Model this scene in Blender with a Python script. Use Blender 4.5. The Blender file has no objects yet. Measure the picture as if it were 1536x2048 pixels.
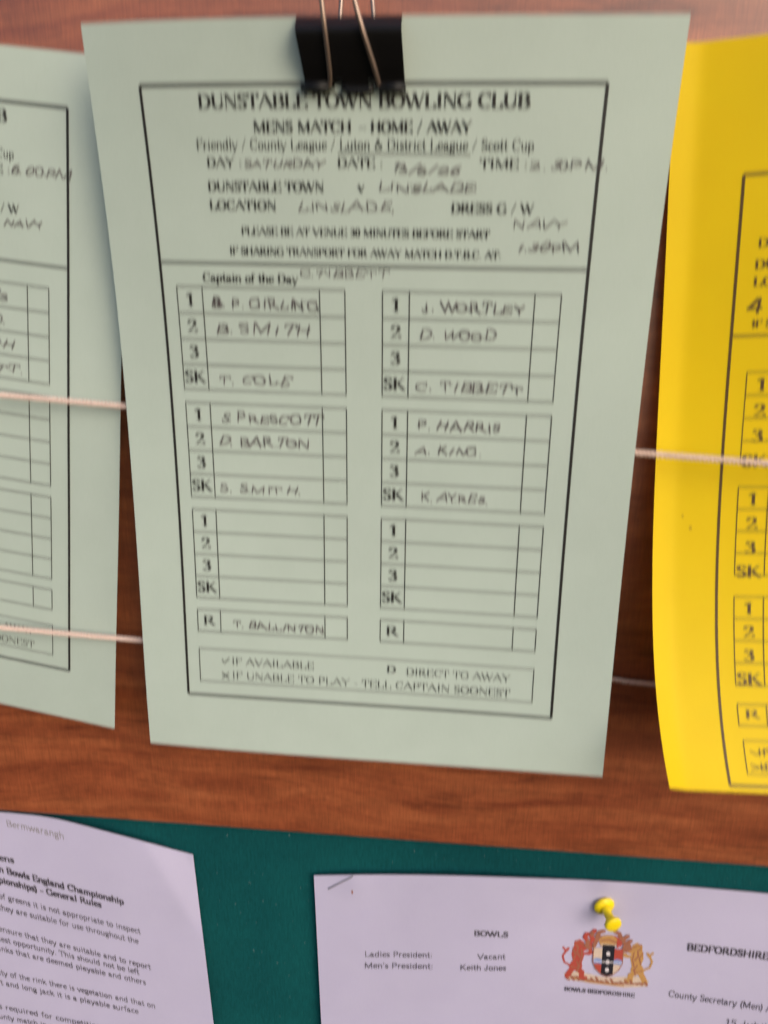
import bpy, math, random
import numpy as np
from mathutils import Matrix
from mathutils.geometry import tessellate_polygon

# ------------------------------------------------------------------ camera, sky, sun, exposure
scene = bpy.context.scene
MM = 0.001
# rows of W: the place's right / into-the-board / up directions seen from the camera; CAM in millimetres
W = np.array([[0.9950151, 0.0428704, -0.0900397], [0.09877, -0.2990142, 0.9491233], [0.0137662, -0.9532852, -0.3017579]])
CAM = np.array([32.936, -294.075, 65.011])

cam_data = bpy.data.cameras.new('camera')
cam = bpy.data.objects.new('camera', cam_data)
scene.collection.objects.link(cam)
cam_data.sensor_fit = 'VERTICAL'
cam_data.sensor_height = 36.0
cam_data.lens = 36.0 * 1500.0 / 2048.0
cam_data.clip_start = 0.01
cam_data.clip_end = 100.0
_r, _d, _f = W[:, 0], W[:, 1], W[:, 2]
cam.matrix_world = Matrix(((_r[0], -_d[0], -_f[0], CAM[0]*MM), (_r[1], -_d[1], -_f[1], CAM[1]*MM),
                           (_r[2], -_d[2], -_f[2], CAM[2]*MM), (0, 0, 0, 1)))
cam_data.dof.use_dof = True                 # the close-up is a little soft, most at the near top
cam_data.dof.focus_distance = 0.75
cam_data.dof.aperture_fstop = 4.3
cam_data.dof.aperture_ratio = 8.0
cam_data.dof.aperture_blades = 4
cam_data.dof.aperture_rotation = math.radians(45)
scene.camera = cam

SUN_AZ, SUN_EL = math.radians(42), math.radians(30)      # azimuth from the board's normal towards +x
sd = (math.sin(SUN_AZ)*math.cos(SUN_EL), -math.cos(SUN_AZ)*math.cos(SUN_EL), math.sin(SUN_EL))
world = bpy.data.worlds.new('World'); scene.world = world; world.use_nodes = True
wn = world.node_tree.nodes; wl = world.node_tree.links
sky = wn.new('ShaderNodeTexSky'); sky.sky_type = 'NISHITA'; sky.sun_disc = False
sky.sun_elevation = SUN_EL
sky.sun_rotation = math.atan2(sd[0], sd[1])
sky.air_density = 1.0; sky.dust_density = 3.0; sky.ozone_density = 1.0
bg = wn['Background']; bg.inputs['Strength'].default_value = 0.12
wl.new(sky.outputs[0], bg.inputs['Color'])
sun_data = bpy.data.lights.new('sun', 'SUN'); sun_data.energy = 0.5; sun_data.angle = math.radians(38)
sun_data.color = (1.0, 0.95, 0.89)
sun = bpy.data.objects.new('sun', sun_data); scene.collection.objects.link(sun)
from mathutils import Vector
sun.rotation_euler = Vector(sd).to_track_quat('Z', 'Y').to_euler()
sun.location = (0.6, -0.8, 0.6)
scene.view_settings.view_transform = 'Standard'
scene.view_settings.look = 'None'
scene.view_settings.gamma = 1.0
scene.view_settings.exposure = 0.66

# ------------------------------------------------------------------ helpers
def link(o, parent=None):
    scene.collection.objects.link(o)
    if parent is not None: o.parent = parent
    return o
def empty(name, loc, label, cat, group=None):
    o = bpy.data.objects.new(name, None); o.empty_display_size = 0.01
    link(o); o.location = [c*MM for c in loc]; o['label'] = label; o['category'] = cat
    if group: o['group'] = group
    return o
def mesh(name, verts, faces, mats, parent=None, smooth=False, mat_index=None):
    """verts in millimetres, world coordinates"""
    me = bpy.data.meshes.new(name)
    off = np.array(parent.location) if parent is not None else np.zeros(3)
    v = np.asarray(verts, float)*MM - off
    me.from_pydata(v.tolist(), [], faces)
    for m in (mats if isinstance(mats, (list, tuple)) else [mats]): me.materials.append(m)
    if mat_index is not None: me.polygons.foreach_set('material_index', mat_index)
    if smooth: me.polygons.foreach_set('use_smooth', [True]*len(me.polygons))
    me.update()
    return link(bpy.data.objects.new(name, me), parent)
def tube(pts, r, n=10, cap=True):
    P = np.asarray(pts, float); V = []; F = []
    T = np.gradient(P, axis=0); T /= np.linalg.norm(T, axis=1)[:, None]
    u = np.cross(T[0], (0.3, 0.2, 1.0)); u /= np.linalg.norm(u)
    for i in range(len(P)):
        u = u - T[i]*(u@T[i]); u /= np.linalg.norm(u); w = np.cross(T[i], u)
        rr = r[i] if hasattr(r, '__len__') else r
        for k in range(n):
            a = 2*math.pi*k/n; V.append(P[i] + rr*(math.cos(a)*u + math.sin(a)*w))
    for i in range(len(P)-1):
        for k in range(n):
            F.append((i*n+k, i*n+(k+1) % n, (i+1)*n+(k+1) % n, (i+1)*n+k))
    if cap:
        F.append(tuple(range(n-1, -1, -1))); F.append(tuple(range((len(P)-1)*n, len(P)*n)))
    return V, F
def join(parts):
    V = []; F = []
    for v, f in parts:
        b = len(V); V += [tuple(p) for p in v]; F += [tuple(b+i for i in q) for q in f]
    return V, F
def spline(pts, n=40):
    P = np.array(pts, float); k = len(P); out = []
    Q = np.vstack([2*P[0]-P[1], P, 2*P[-1]-P[-2]])
    for i in range(k-1):
        a, b, c, d = Q[i:i+4]
        for t in np.linspace(0, 1, n, endpoint=(i == k-2)):
            out.append(.5*((2*b)+(-a+c)*t+(2*a-5*b+4*c-d)*t*t+(-a+3*b-3*c+d)*t**3))
    return np.array(out)

# ------------------------------------------------------------------ materials
def nodes(name):
    m = bpy.data.materials.new(name); m.use_nodes = True
    nt = m.node_tree; return m, nt.nodes, nt.links, nt.nodes['Principled BSDF']
def noise(n, l, vec, scale, detail=4, rough=.5, dist=0.0):
    t = n.new('ShaderNodeTexNoise'); t.inputs['Scale'].default_value = scale
    t.inputs['Detail'].default_value = detail; t.inputs['Roughness'].default_value = rough
    t.inputs['Distortion'].default_value = dist; l.new(vec, t.inputs['Vector']); return t
def ramp(n, l, fac, stops):
    r = n.new('ShaderNodeValToRGB'); e = r.color_ramp.elements
    while len(e) < len(stops): e.new(0.5)
    for i, (p, c) in enumerate(stops): e[i].position = p; e[i].color = (*c, 1)
    l.new(fac, r.inputs[0]); return r
def mapping(n, l, scale, kind='Object', rot=(0, 0, 0)):
    tc = n.new('ShaderNodeTexCoord'); mp = n.new('ShaderNodeMapping')
    mp.inputs['Scale'].default_value = scale; mp.inputs['Rotation'].default_value = rot
    l.new(tc.outputs[kind], mp.inputs['Vector']); return mp.outputs[0]
def mix(n, l, fac, a, b, mode='MIX'):
    x = n.new('ShaderNodeMix'); x.data_type = 'RGBA'; x.blend_type = mode
    for s, v in ((0, fac), (6, a), (7, b)):
        if isinstance(v, (int, float)): x.inputs[s].default_value = v
        elif isinstance(v, tuple): x.inputs[s].default_value = (*v, 1)
        else: l.new(v, x.inputs[s])
    return x.outputs[2]
def bump(n, l, h, b, strength, dist):
    x = n.new('ShaderNodeBump'); x.inputs['Strength'].default_value = strength
    x.inputs['Distance'].default_value = dist; l.new(h, x.inputs['Height']); l.new(x.outputs[0], b.inputs['Normal'])

def paper_mat(name, col, var=.035, rough=.62, sheen=.25, through=.27):
    m, n, l, b = nodes(name)
    v = mapping(n, l, (1, 1, 1))
    big = noise(n, l, v, 14, 3, .5); fine = noise(n, l, v, 1500, 3, .6)
    c1 = tuple(c*(1-var) for c in col); c2 = tuple(min(1, c*(1+var)) for c in col)
    a = ramp(n, l, big.outputs[0], [(.3, c1), (.7, c2)])
    mid = noise(n, l, v, 70, 4, .6); c = mix(n, l, .10, a.outputs[0], mid.outputs[0], 'SOFT_LIGHT'); c = mix(n, l, .16, c, fine.outputs[0], 'SOFT_LIGHT')
    l.new(c, b.inputs['Base Color']); b.inputs['Roughness'].default_value = rough
    b.inputs['Specular IOR Level'].default_value = sheen
    bump(n, l, fine.outputs[0], b, .15, .00004)
    # thin paper lets about a quarter of the light through
    tr = n.new('ShaderNodeBsdfTranslucent'); l.new(c, tr.inputs['Color']); ms = n.new('ShaderNodeMixShader')
    ms.inputs[0].default_value = through; l.new(b.outputs[0], ms.inputs[1]); l.new(tr.outputs[0], ms.inputs[2])
    l.new(ms.outputs[0], n['Material Output'].inputs['Surface'])
    return m
def plain(name, col, rough=.6, spec=.3, metal=0.0, var=.12, scale=900):
    m, n, l, b = nodes(name)
    t = noise(n, l, mapping(n, l, (1, 1, 1)), scale, 3)
    a = ramp(n, l, t.outputs[0], [(.25, tuple(c*(1-var) for c in col)), (.75, tuple(min(1, c*(1+var)) for c in col))])
    l.new(a.outputs[0], b.inputs['Base Color'])
    b.inputs['Roughness'].default_value = rough; b.inputs['Specular IOR Level'].default_value = spec
    b.inputs['Metallic'].default_value = metal
    return m
M_GREEN = paper_mat('pale_green_paper', (.60, .69, .605))
M_YELLOW = paper_mat('yellow_paper', (.90, .65, .002), rough=.5, sheen=.2)
M_WHITE = paper_mat('white_paper', (.66, .615, .80))
M_INK = plain('black_toner', (.022, .020, .018), .5, .3)
M_GREYINK = plain('grey_rule_toner', (.16, .16, .13), .6, .2)
M_PEN = plain('ballpoint_ink', (.10, .085, .085), .55, .2, var=.45, scale=300)
M_PENCIL = plain('pencil_marks', (.30, .27, .31), .7, .1)
M_INKY = plain('black_toner_on_yellow', (.085, .042, .006), .5, .3)
M_INKW = plain('dark_toner_on_white', (.07, .06, .08), .6, .2)
M_BLACK = plain('black_enamel', (.003, .0025, .0025), .40, .38)
M_WIRE = plain('nickel_wire', (.34, .25, .20), .38, .5, metal=.85)
M_STAPLE = plain('dull_staple_wire', (.32, .30, .33), .5, .5, metal=.5)
M_PIN = plain('yellow_plastic', (.88, .66, .01), .35, .45, var=.03)
M_STEEL = plain('pin_steel', (.5, .48, .46), .3, .5, metal=1.0)
M_RUST = plain('rust_mark', (.30, .09, .03), .8, .1)

def wood_mat():
    m, n, l, b = nodes('wood_grain_laminate')
    v = mapping(n, l, (3.2, 1, 34))
    warp = noise(n, l, mapping(n, l, (5, 1, 12)), 1, 3, .5)
    add = n.new('ShaderNodeVectorMath'); add.operation = 'MULTIPLY_ADD'
    l.new(warp.outputs[1], add.inputs[0]); add.inputs[1].default_value = (.6, .6, 1.6); l.new(v, add.inputs[2])
    g1 = noise(n, l, add.outputs[0], 3.0, 7, .62, .6)
    col = ramp(n, l, g1.outputs[0], [(.28, (.17, .037, .014)), (.45, (.25, .063, .023)), (.58, (.31, .086, .031)), (.78, (.39, .123, .048))])
    # short dark streaks lying along the grain
    v2 = mapping(n, l, (9, 1, 90)); s = noise(n, l, v2, 2.2, 5, .7, .8)
    sk = ramp(n, l, s.outputs[0], [(.36, (.28, .22, .22)), (.50, (1, 1, 1))])
    v4 = mapping(n, l, (3.0, 1, 9)); s4 = noise(n, l, v4, 2.5, 3, .5)
    msk = ramp(n, l, s4.outputs[0], [(.46, (1, 1, 1)), (.62, (0, 0, 0))])
    skm = mix(n, l, msk.outputs[0], sk.outputs[0], (1, 1, 1))
    c = mix(n, l, .7, col.outputs[0], skm, 'MULTIPLY')
    # fine pores, in both directions, like printed laminate
    p1 = noise(n, l, mapping(n, l, (160, 1, 2200)), 1, 2, .5)
    p2 = noise(n, l, mapping(n, l, (1100, 1, 90)), 1, 3, .6)
    c = mix(n, l, .5, c, p1.outputs[0], 'OVERLAY')
    c = mix(n, l, .5, c, p2.outputs[0], 'OVERLAY')
    p3 = noise(n, l, mapping(n, l, (38, 1, 60)), 1, 4, .65); c = mix(n, l, .45, c, p3.outputs[0], 'OVERLAY')
    l.new(c, b.inputs['Base Color'])
    b.inputs['Roughness'].default_value = .40; b.inputs['Specular IOR Level'].default_value = .7
    b.inputs['Coat Weight'].default_value = .6; b.inputs['Coat Roughness'].default_value = .30
    h = mix(n, l, .5, p1.outputs[0], p2.outputs[0])
    bump(n, l, h, b, .35, .00012)
    return m
def felt_mat():
    m, n, l, b = nodes('teal_felt')
    v = mapping(n, l, (1, 1, 1))
    f = noise(n, l, v, 900, 5, .7); g = noise(n, l, v, 9, 3, .5); w = noise(n, l, mapping(n, l, (900, 1, 120)), 1, 2)
    c = ramp(n, l, g.outputs[0], [(.3, (.0015, .044, .050)), (.7, (.004, .078, .080))])
    c2 = mix(n, l, .5, c.outputs[0], f.outputs[0], 'OVERLAY')
    c3 = mix(n, l, .3, c2, w.outputs[0], 'OVERLAY')
    lint = ramp(n, l, noise(n, l, v, 420, 2, .4).outputs[0], [(.735, (0, 0, 0)), (.76, (.35, .35, .35))]); c3 = mix(n, l, lint.outputs[0], c3, (.25, .32, .32))
    l.new(c3, b.inputs['Base Color']); b.inputs['Roughness'].default_value = .95
    b.inputs['Specular IOR Level'].default_value = .12
    bump(n, l, f.outputs[0], b, .5, .0003)
    return m
M_WOOD, M_FELT = wood_mat(), felt_mat()
def string_mat():
    m, n, l, b = nodes('pinkish_cotton')
    t = noise(n, l, mapping(n, l, (1, 1, 1)), 1300, 4, .7)
    a = ramp(n, l, t.outputs[0], [(.3, (.66, .46, .38)), (.7, (.88, .70, .61))])
    l.new(a.outputs[0], b.inputs['Base Color']); b.inputs['Roughness'].default_value = .9
    b.inputs['Specular IOR Level'].default_value = .1
    bump(n, l, t.outputs[0], b, .6, .0002)
    return m
M_STRING = string_mat()

# ------------------------------------------------------------------ the board
board = empty('notice_board', (0, 42, -226), 'wood grain laminate notice board with a teal felt panel below it', 'notice board')
def slab(x0, x1, y0, y1, zb0, zb1, zt, bev=1.2, nx=24):
    # a board whose lower edge runs from zb0 (left) to zb1 (right); bevelled lower front arris
    prof = [(y1, 0), (y0+bev, 0), (y0+bev*.3, bev*.3), (y0, bev)]
    V = []; F = []
    for i in range(nx+1):
        x = x0+(x1-x0)*i/nx; zb = zb0+(zb1-zb0)*i/nx
        V += [(x, y, zb+dz) for y, dz in prof] + [(x, y0, zt), (x, y1, zt)]
    k = 6
    for i in range(nx):
        for j in range(k):
            a, b_ = i*k+j, i*k+(j+1) % k; F.append((a, b_, b_+k, a+k))
    F.append(tuple(range(k-1, -1, -1))); F.append(tuple(range(nx*k, nx*k+k)))
    return V, F
v, f = slab(-420, 420, 36, 41.9, -229.0, -219.8, 260)
mesh('wood_panel', v, f, M_WOOD, board)
def felt_panel():
    nx, nz = 100, 60; V = []; F = []
    for i in range(nx+1):
        for j in range(nz+1):
            x = -420+840*i/nx; z = -520+320*j/nz
            V.append((x, 42.2 + .35*math.sin(x*.035+.3*math.sin(z*.02)) + .6*math.exp(-((x+78+.06*(z+250))/7)**2), z))
    for i in range(nx):
        for j in range(nz):
            a = i*(nz+1)+j; F.append((a, a+nz+1, a+nz+2, a+1))
    b = len(V); V += [(-420, 48, -520), (420, 48, -520), (420, 48, -200), (-420, 48, -200)]; F.append((b+3, b+2, b+1, b))
    return V, F
v, f = felt_panel()
mesh('felt_panel', v, f, M_FELT, board, True)

# ------------------------------------------------------------------ sheets: a surface in (s, t) millimetres
CP_MAIN = [[[-105.96,0.6,148.55],[-106.25,8.07,89.57],[-105.87,14.01,30.12],[-106.07,10.77,-30.31],[-105.86,3.26,-89.42],[-105.02,0.82,-148.87]],[[-36.98,-12.07,146.91],[-36.4,1.0,89.1],[-35.94,8.66,30.45],[-36.37,9.97,-29.95],[-35.38,5.57,-89.16],[-35.37,-3.62,-147.74]],[[33.77,-6.34,147.37],[33.23,2.62,88.42],[33.63,7.96,28.62],[33.83,10.18,-30.45],[35.02,8.25,-89.83],[34.93,1.09,-149.18]],[[103.59,-3.27,147.47],[103.28,4.37,88.6],[103.55,5.67,28.95],[103.87,3.36,-29.82],[104.35,0.47,-88.92],[105.21,-0.43,-148.22]]]
CP_LEFT = [[[-306.85,26.73,164.82],[-313.08,27.08,105.75],[-319.3,27.22,46.69],[-325.57,27.26,-12.35],[-331.89,27.31,-71.41],[-338.19,27.43,-130.47]],[[-237.25,24.98,157.48],[-243.5,25.43,98.38],[-249.7,25.59,39.32],[-255.98,25.51,-19.74],[-262.32,25.45,-78.81],[-268.61,25.61,-137.89]],[[-167.7,23.05,150.09],[-173.97,23.02,91.04],[-180.05,22.83,31.88],[-186.37,22.27,-27.26],[-192.79,21.73,-86.24],[-199.11,21.65,-145.29]],[[-98.13,20.9,142.62],[-104.49,19.26,83.65],[-110.56,18.25,24.61],[-116.93,17.02,-34.66],[-123.46,15.78,-93.63],[-129.8,15.37,-152.68]]]
CP_YELLOW = [[[107.89,31.83,147.57],[111.62,33.16,88.24],[118.41,35.13,30.69],[120.15,33.8,-30.55],[118.7,15.75,-91.91],[124.24,-28.32,-131.9]],[[177.18,22.23,152.12],[181.93,26.82,93.28],[187.21,30.28,34.15],[189.62,29.39,-26.58],[190.24,15.95,-86.64],[192.78,-16.5,-138.88]],[[246.73,12.57,156.28],[251.26,19.45,97.28],[255.66,23.09,38.13],[258.94,21.37,-21.73],[261.25,10.43,-81.11],[263.0,-11.88,-136.33]],[[315.9,2.97,160.51],[320.64,10.79,101.82],[324.98,14.37,42.46],[328.32,12.59,-17.32],[330.82,3.82,-76.55],[332.94,-12.7,-133.55]]]
LAYOUT = {"fx0": 20.53, "fx1": 185.74, "fy0": 19.62, "fy1": 269.63, "dv": 80.11, "a0": 26.53, "a1": 37.09, "a2": 84.58, "a3": 94.58, "b0": 109.24, "b1": 119.65, "b2": 167.03, "b3": 176.82, "T1": 89.13, "T2": 135.37, "T3": 181.65, "TR": 227.97, "rh": 10.17, "rR": 10.36, "x0": 26.57, "x1": 176.95, "y0": 246.76, "y1": 262.71}
LAYOUT_YELLOW = {"fx0": 27.33, "fx1": 182.67, "fy0": 46.42, "fy1": 295.37, "dv": 106.83, "a0": 34.53, "a1": 46.5, "a2": 87.03, "a3": 96.93, "b0": 110.86, "b1": 122.83, "b2": 163.37, "b3": 173.26, "T1": 121.4, "T2": 169.04, "T3": 216.1, "TR": 261.66, "rh": 9.43, "rR": 8.76, "x0": 35.56, "x1": 176.75, "y0": 276.47, "y1": 289.85}

def bern(n, u): return np.stack([math.comb(n, i)*u**i*(1-u)**(n-i) for i in range(n+1)], -1)
class Sheet:
    def __init__(self, w, h, fn, disp=None): self.w, self.h, self.fn, self.disp = w, h, fn, disp
    def normal(self, s, t):
        e = .5; a = self.fn(s+e, t)-self.fn(s-e, t); b = self.fn(s, t+e)-self.fn(s, t-e)
        n = np.cross(a, b); n /= np.linalg.norm(n, axis=-1)[..., None]
        return np.where(n[..., 1:2] > 0, -n, n)          # towards the viewer
    def at(self, s, t, off=0.0):
        s = np.asarray(s, float); t = np.asarray(t, float)
        d = off + (self.disp(s, t) if self.disp else 0)
        return self.fn(s, t) + self.normal(s, t)*(np.asarray(d)[..., None] if np.ndim(d) else d)
    def paper(self, name, mat, parent, ns=84, nt=110, th=.14):
        S, T = np.meshgrid(np.linspace(0, self.w, ns+1), np.linspace(0, self.h, nt+1), indexing='ij')
        A = self.at(S.ravel(), T.ravel()); B = self.at(S.ravel(), T.ravel(), -th); N = len(A); F = []
        q = lambda i, j: i*(nt+1)+j
        for i in range(ns):
            for j in range(nt):
                F.append((q(i, j), q(i, j+1), q(i+1, j+1), q(i+1, j)))
                F.append((N+q(i, j), N+q(i+1, j), N+q(i+1, j+1), N+q(i, j+1)))
        ring = [q(i, 0) for i in range(ns)]+[q(ns, j) for j in range(nt)]+[q(i, nt) for i in range(ns, 0, -1)]+[q(0, j) for j in range(nt, 0, -1)]
        # the cut edge has vertices of its own, so that the faces do not shade round it
        V = np.vstack([A, B, A[ring], B[ring]]); k = len(ring)
        for i in range(k):
            j = (i+1) % k; F.append((2*N+i, 2*N+j, 2*N+k+j, 2*N+k+i))
        return mesh(name, V, F, mat, parent, True)
def bez(cp):
    cp = np.array(cp)
    return lambda s, t: np.einsum('...i,...j,ijk->...k', bern(3, np.asarray(s)/210), bern(5, np.asarray(t)/297), cp)

class Ink:
    """flat print: polygons in sheet millimetres laid a hair above the paper"""
    def __init__(self, sheet, warp=None): self.sh, self.P, self.F, self.O, self.warp, self.M = sheet, [], [], [], warp, []
    def poly(self, pts, m=0):
        b = len(self.P); self.P += [tuple(p) for p in pts]; self.F.append(tuple(range(b, b+len(pts))))
        self.O += [.09+.00045*(len(self.F) % 400)]*len(pts); self.M.append(m)
    def line(self, s0, t0, s1, t1, w, m=0, step=5.0):
        L = math.hypot(s1-s0, t1-t0); n = max(1, int(L/step)); dx, dy = (s1-s0)/L, (t1-t0)/L; nx, ny = -dy*w/2, dx*w/2
        b = len(self.P)
        for i in range(n+1):
            s, t = s0+(s1-s0)*i/n, t0+(t1-t0)*i/n; self.P += [(s+nx, t+ny), (s-nx, t-ny)]
        o = .09+.00045*(len(self.F) % 120); self.O += [o]*(2*n+2)
        for i in range(n): self.F.append((b+2*i, b+2*i+1, b+2*i+3, b+2*i+2)); self.M.append(m)
    def stroke(self, p, q, hw, hh, m=0):
        pts = [(x+i*hw, y+j*hh) for x, y in (p, q) for i in (-1, 1) for j in (-1, 1)]
        self.poly(hull(pts), m)
    def build(self, name, mats, parent):
        if not self.F: return None
        P = np.array(self.P); s, t = (self.warp(P[:, 0], P[:, 1]) if self.warp else (P[:, 0], P[:, 1]))
        keep = np.ones(len(P), bool)
        V = self.sh.at(s, t, np.array(self.O))
        return mesh(name, V, self.F, mats, parent, False, self.M)
def hull(pts):
    pts = sorted(set(pts))
    def half(it):
        h = []
        for p in it:
            while len(h) > 1 and (h[-1][0]-h[-2][0])*(p[1]-h[-2][1])-(h[-1][1]-h[-2][1])*(p[0]-h[-2][0]) <= 0: h.pop()
            h.append(p)
        return h[:-1]
    return half(pts)+half(reversed(pts))

# ------------------------------------------------------------------ lettering: pen skeletons (cap height 1, x-height .66)
G = {}
def g(ch, w, spec): G[ch] = (w, spec.split('|'))
g('A', .92, 't.04,0 .44,1|.44,1 .86,0|t.18,.34 .70,.34')
g('B', .80, '.17,0 .17,1|n.17,1 .42,1|a.42,.76,.24,.24,90,-90|n.17,.52 .44,.52|a.44,.26,.28,.26,90,-90|n.17,0 .44,0')
g('C', .84, 'a.47,.5,.38,.5,48,312|t.73,1 .75,.70')
g('D', .90, '.17,0 .17,1|n.17,1 .38,1|a.38,.5,.43,.5,90,-90|n.17,0 .38,0')
g('E', .78, '.17,0 .17,1|n.17,1 .68,1 .68,.80|n.17,.52 .52,.52|n.17,0 .70,0 .70,.22')
g('F', .72, '.17,0 .17,1|n.17,1 .66,1 .66,.80|n.17,.5 .50,.5')
g('G', .92, 'a.47,.5,.38,.5,48,350|t.75,1 .76,.72|.78,.42 .78,.04')
g('H', .94, '.17,0 .17,1|.77,0 .77,1|n.17,.52 .77,.52')
g('I', .42, '.21,0 .21,1')
g('J', .56, '.36,1 .36,.25|a.20,.25,.16,.25,0,-170')
g('K', .90, '.17,0 .17,1|t.17,.42 .72,1|.34,.58 .80,0')
g('L', .74, '.17,0 .17,1|n.17,0 .66,0 .66,.24')
g('M', 1.12, 't.14,0 .14,1|.16,1 .54,.06|t.54,.06 .94,1|.94,0 .94,1')
g('N', .90, 't.14,0 .14,1|.14,1 .76,0|t.76,0 .76,1')
g('O', .92, 'a.46,.5,.37,.5,0,360')
g('P', .74, '.17,0 .17,1|n.17,1 .40,1|a.40,.73,.25,.27,90,-90|n.17,.46 .40,.46')
g('Q', .92, 'a.46,.5,.37,.5,0,360|n.46,.06 .80,-.2')
g('R', .86, '.17,0 .17,1|n.17,1 .40,1|a.40,.75,.24,.25,90,-90|n.17,.5 .40,.5|.38,.5 .78,0')
g('S', .66, 'n.56,.82 .46,.97 .30,1.0 .14,.90 .12,.74 .24,.60 .44,.48 .56,.32 .54,.14 .38,0 .22,.02 .10,.20')
g('T', .78, '.39,0 .39,1|n.06,.78 .06,1 .72,1 .72,.78')
g('U', .90, '.17,1 .17,.32|a.46,.32,.29,.32,180,360|t.75,.32 .75,1')
g('V', .88, '.06,1 .44,0|t.44,0 .82,1')
g('W', 1.22, '.04,1 .36,0|t.36,0 .62,.9|.58,1 .86,0|t.86,0 1.16,1')
g('X', .90, '.08,1 .80,0|t.10,0 .78,1')
g('Y', .88, '.06,1 .44,.48|t.80,1 .44,.48|.44,.48 .44,0')
g('Z', .80, 'n.12,.8 .12,1 .68,1|t.68,1 .10,0|n.10,0 .70,0 .70,.22')
g('a', .62, 'n.12,.50 .24,.66 .38,.62 .42,.5|n.42,.5 .42,.1 .54,.02|a.26,.18,.17,.19,0,360')
g('b', .66, '.14,0 .14,1|a.34,.32,.22,.33,0,360')
g('c', .54, 'a.32,.33,.22,.33,50,310')
g('d', .68, '.52,0 .52,1|a.31,.32,.22,.33,0,360')
g('e', .56, 'a.31,.33,.22,.33,10,310|t.10,.38 .52,.38')
g('f', .40, '.18,0 .18,.82|a.34,.82,.16,.17,180,60|n.04,.64 .34,.64')
g('g', .60, 'a.28,.42,.19,.23,0,360|n.40,.62 .54,.66|a.28,-.10,.21,.17,0,360|n.18,.20 .14,.10 .40,.04')
g('h', .68, '.15,0 .15,1|a.35,.40,.20,.25,180,0|.54,0 .54,.42')
g('i', .34, '.17,0 .17,.66|n.17,.86 .17,.90')
g('j', .36, '.2,.66 .2,-.1|a.08,-.1,.12,.18,0,-120|n.2,.86 .2,.90')
g('k', .66, '.14,0 .14,1|t.14,.28 .50,.66|.26,.38 .58,0')
g('l', .34, '.17,0 .17,1')
g('m', 1.0, '.15,0 .15,.66|a.32,.44,.17,.22,180,0|.49,0 .49,.44|a.67,.44,.17,.22,180,0|.84,0 .84,.44')
g('n', .68, '.15,0 .15,.66|a.35,.42,.20,.24,180,0|.54,0 .54,.42')
g('o', .62, 'a.31,.33,.22,.33,0,360')
g('p', .66, '.14,-.32 .14,.66|a.34,.33,.22,.33,0,360')
g('q', .66, '.52,-.32 .52,.66|a.31,.33,.22,.33,0,360')
g('r', .50, '.15,0 .15,.66|n.15,.44 .28,.64 .42,.62')
g('s', .48, 'n.40,.56 .26,.66 .11,.54 .16,.40 .36,.28 .40,.12 .25,0 .08,.10')
g('t', .40, '.18,.9 .18,.12|n.18,.1 .26,0 .36,.06|n.04,.64 .34,.64')
g('u', .68, '.14,.66 .14,.22|a.33,.22,.19,.22,180,360|.52,.66 .52,0')
g('v', .62, '.05,.66 .31,0|t.31,0 .57,.66')
g('w', .90, '.04,.66 .25,0|t.25,0 .45,.62|.45,.66 .65,0|t.65,0 .86,.66')
g('x', .62, '.06,.66 .54,0|t.08,0 .54,.66')
g('y', .62, '.05,.66 .31,0|t.57,.66 .24,-.22|n.24,-.22 .10,-.30')
g('z', .56, 'n.1,.66 .46,.66|t.46,.66 .08,0|n.08,0 .5,0')
g('0', .62, 'a.31,.5,.22,.5,0,360')
g('1', .50, '.27,0 .27,1|n.27,.98 .12,.86')
g('2', .62, 'n.10,.76 .18,.95 .34,1.0 .48,.90 .50,.72 .40,.50|t.40,.50 .10,.06|n.10,.05 .52,.05 .56,.18')
g('3', .62, 'n.12,.82 .22,.98 .38,.98 .48,.84 .44,.66 .28,.54|n.28,.54 .46,.46 .52,.26 .42,.05 .24,0 .10,.12')
g('4', .62, 't.40,1 .06,.30|n.06,.30 .58,.30|.42,0 .42,1')
g('5', .62, 'n.52,1 .18,1|t.18,1 .14,.60|n.14,.60 .38,.62 .50,.44 .50,.22 .36,.02 .12,.06')
g('6', .62, 'n.50,.94 .30,.90 .14,.60 .10,.32|a.32,.30,.21,.30,0,360')
g('7', .62, 'n.08,.80 .10,1 .54,1|n.54,1 .26,0')
g('8', .62, 'a.31,.74,.18,.25,0,360|a.31,.25,.22,.26,0,360')
g('9', .62, 'a.31,.68,.21,.30,0,360|n.52,.68 .46,.3 .22,.04')
g('.', .30, 'n.14,.03 .15,.06'); g(',', .30, 'n.16,.06 .10,-.14'); g(':', .34, 'n.17,.05 .17,.09|n.17,.56 .17,.60')
g('-', .44, 'n.08,.34 .36,.34'); g('/', .50, 't.04,-.06 .44,1.04'); g('(', .38, 'a.42,.38,.26,.62,110,250'); g(')', .38, 'a-.04,.38,.26,.62,70,-70')
g('&', .90, 'n.78,.10 .30,.74 .32,.94 .48,.98 .54,.82 .16,.42 .14,.14 .34,.0 .60,.12 .76,.50'); g("'", .24, 'n.12,.8 .12,1'); g(' ', .38, '')
def gstrokes(ch):
    w, spec = G.get(ch, G[' ']); out = []
    for s in spec:
        if not s: continue
        fl = s[0] if s[0] in 'tna' else ''
        s = s[len(fl):]
        if fl == 'a':
            cx, cy, rx, ry, a0, a1 = map(float, s.split(',')); n = max(4, int(abs(a1-a0)/30))
            P = [(cx+rx*math.cos(math.radians(a0+(a1-a0)*i/n)), cy+ry*math.sin(math.radians(a0+(a1-a0)*i/n))) for i in range(n+1)]
        else: P = [tuple(map(float, p.split(','))) for p in s.split()]
        out.append((fl, P))
    return w, out
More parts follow.
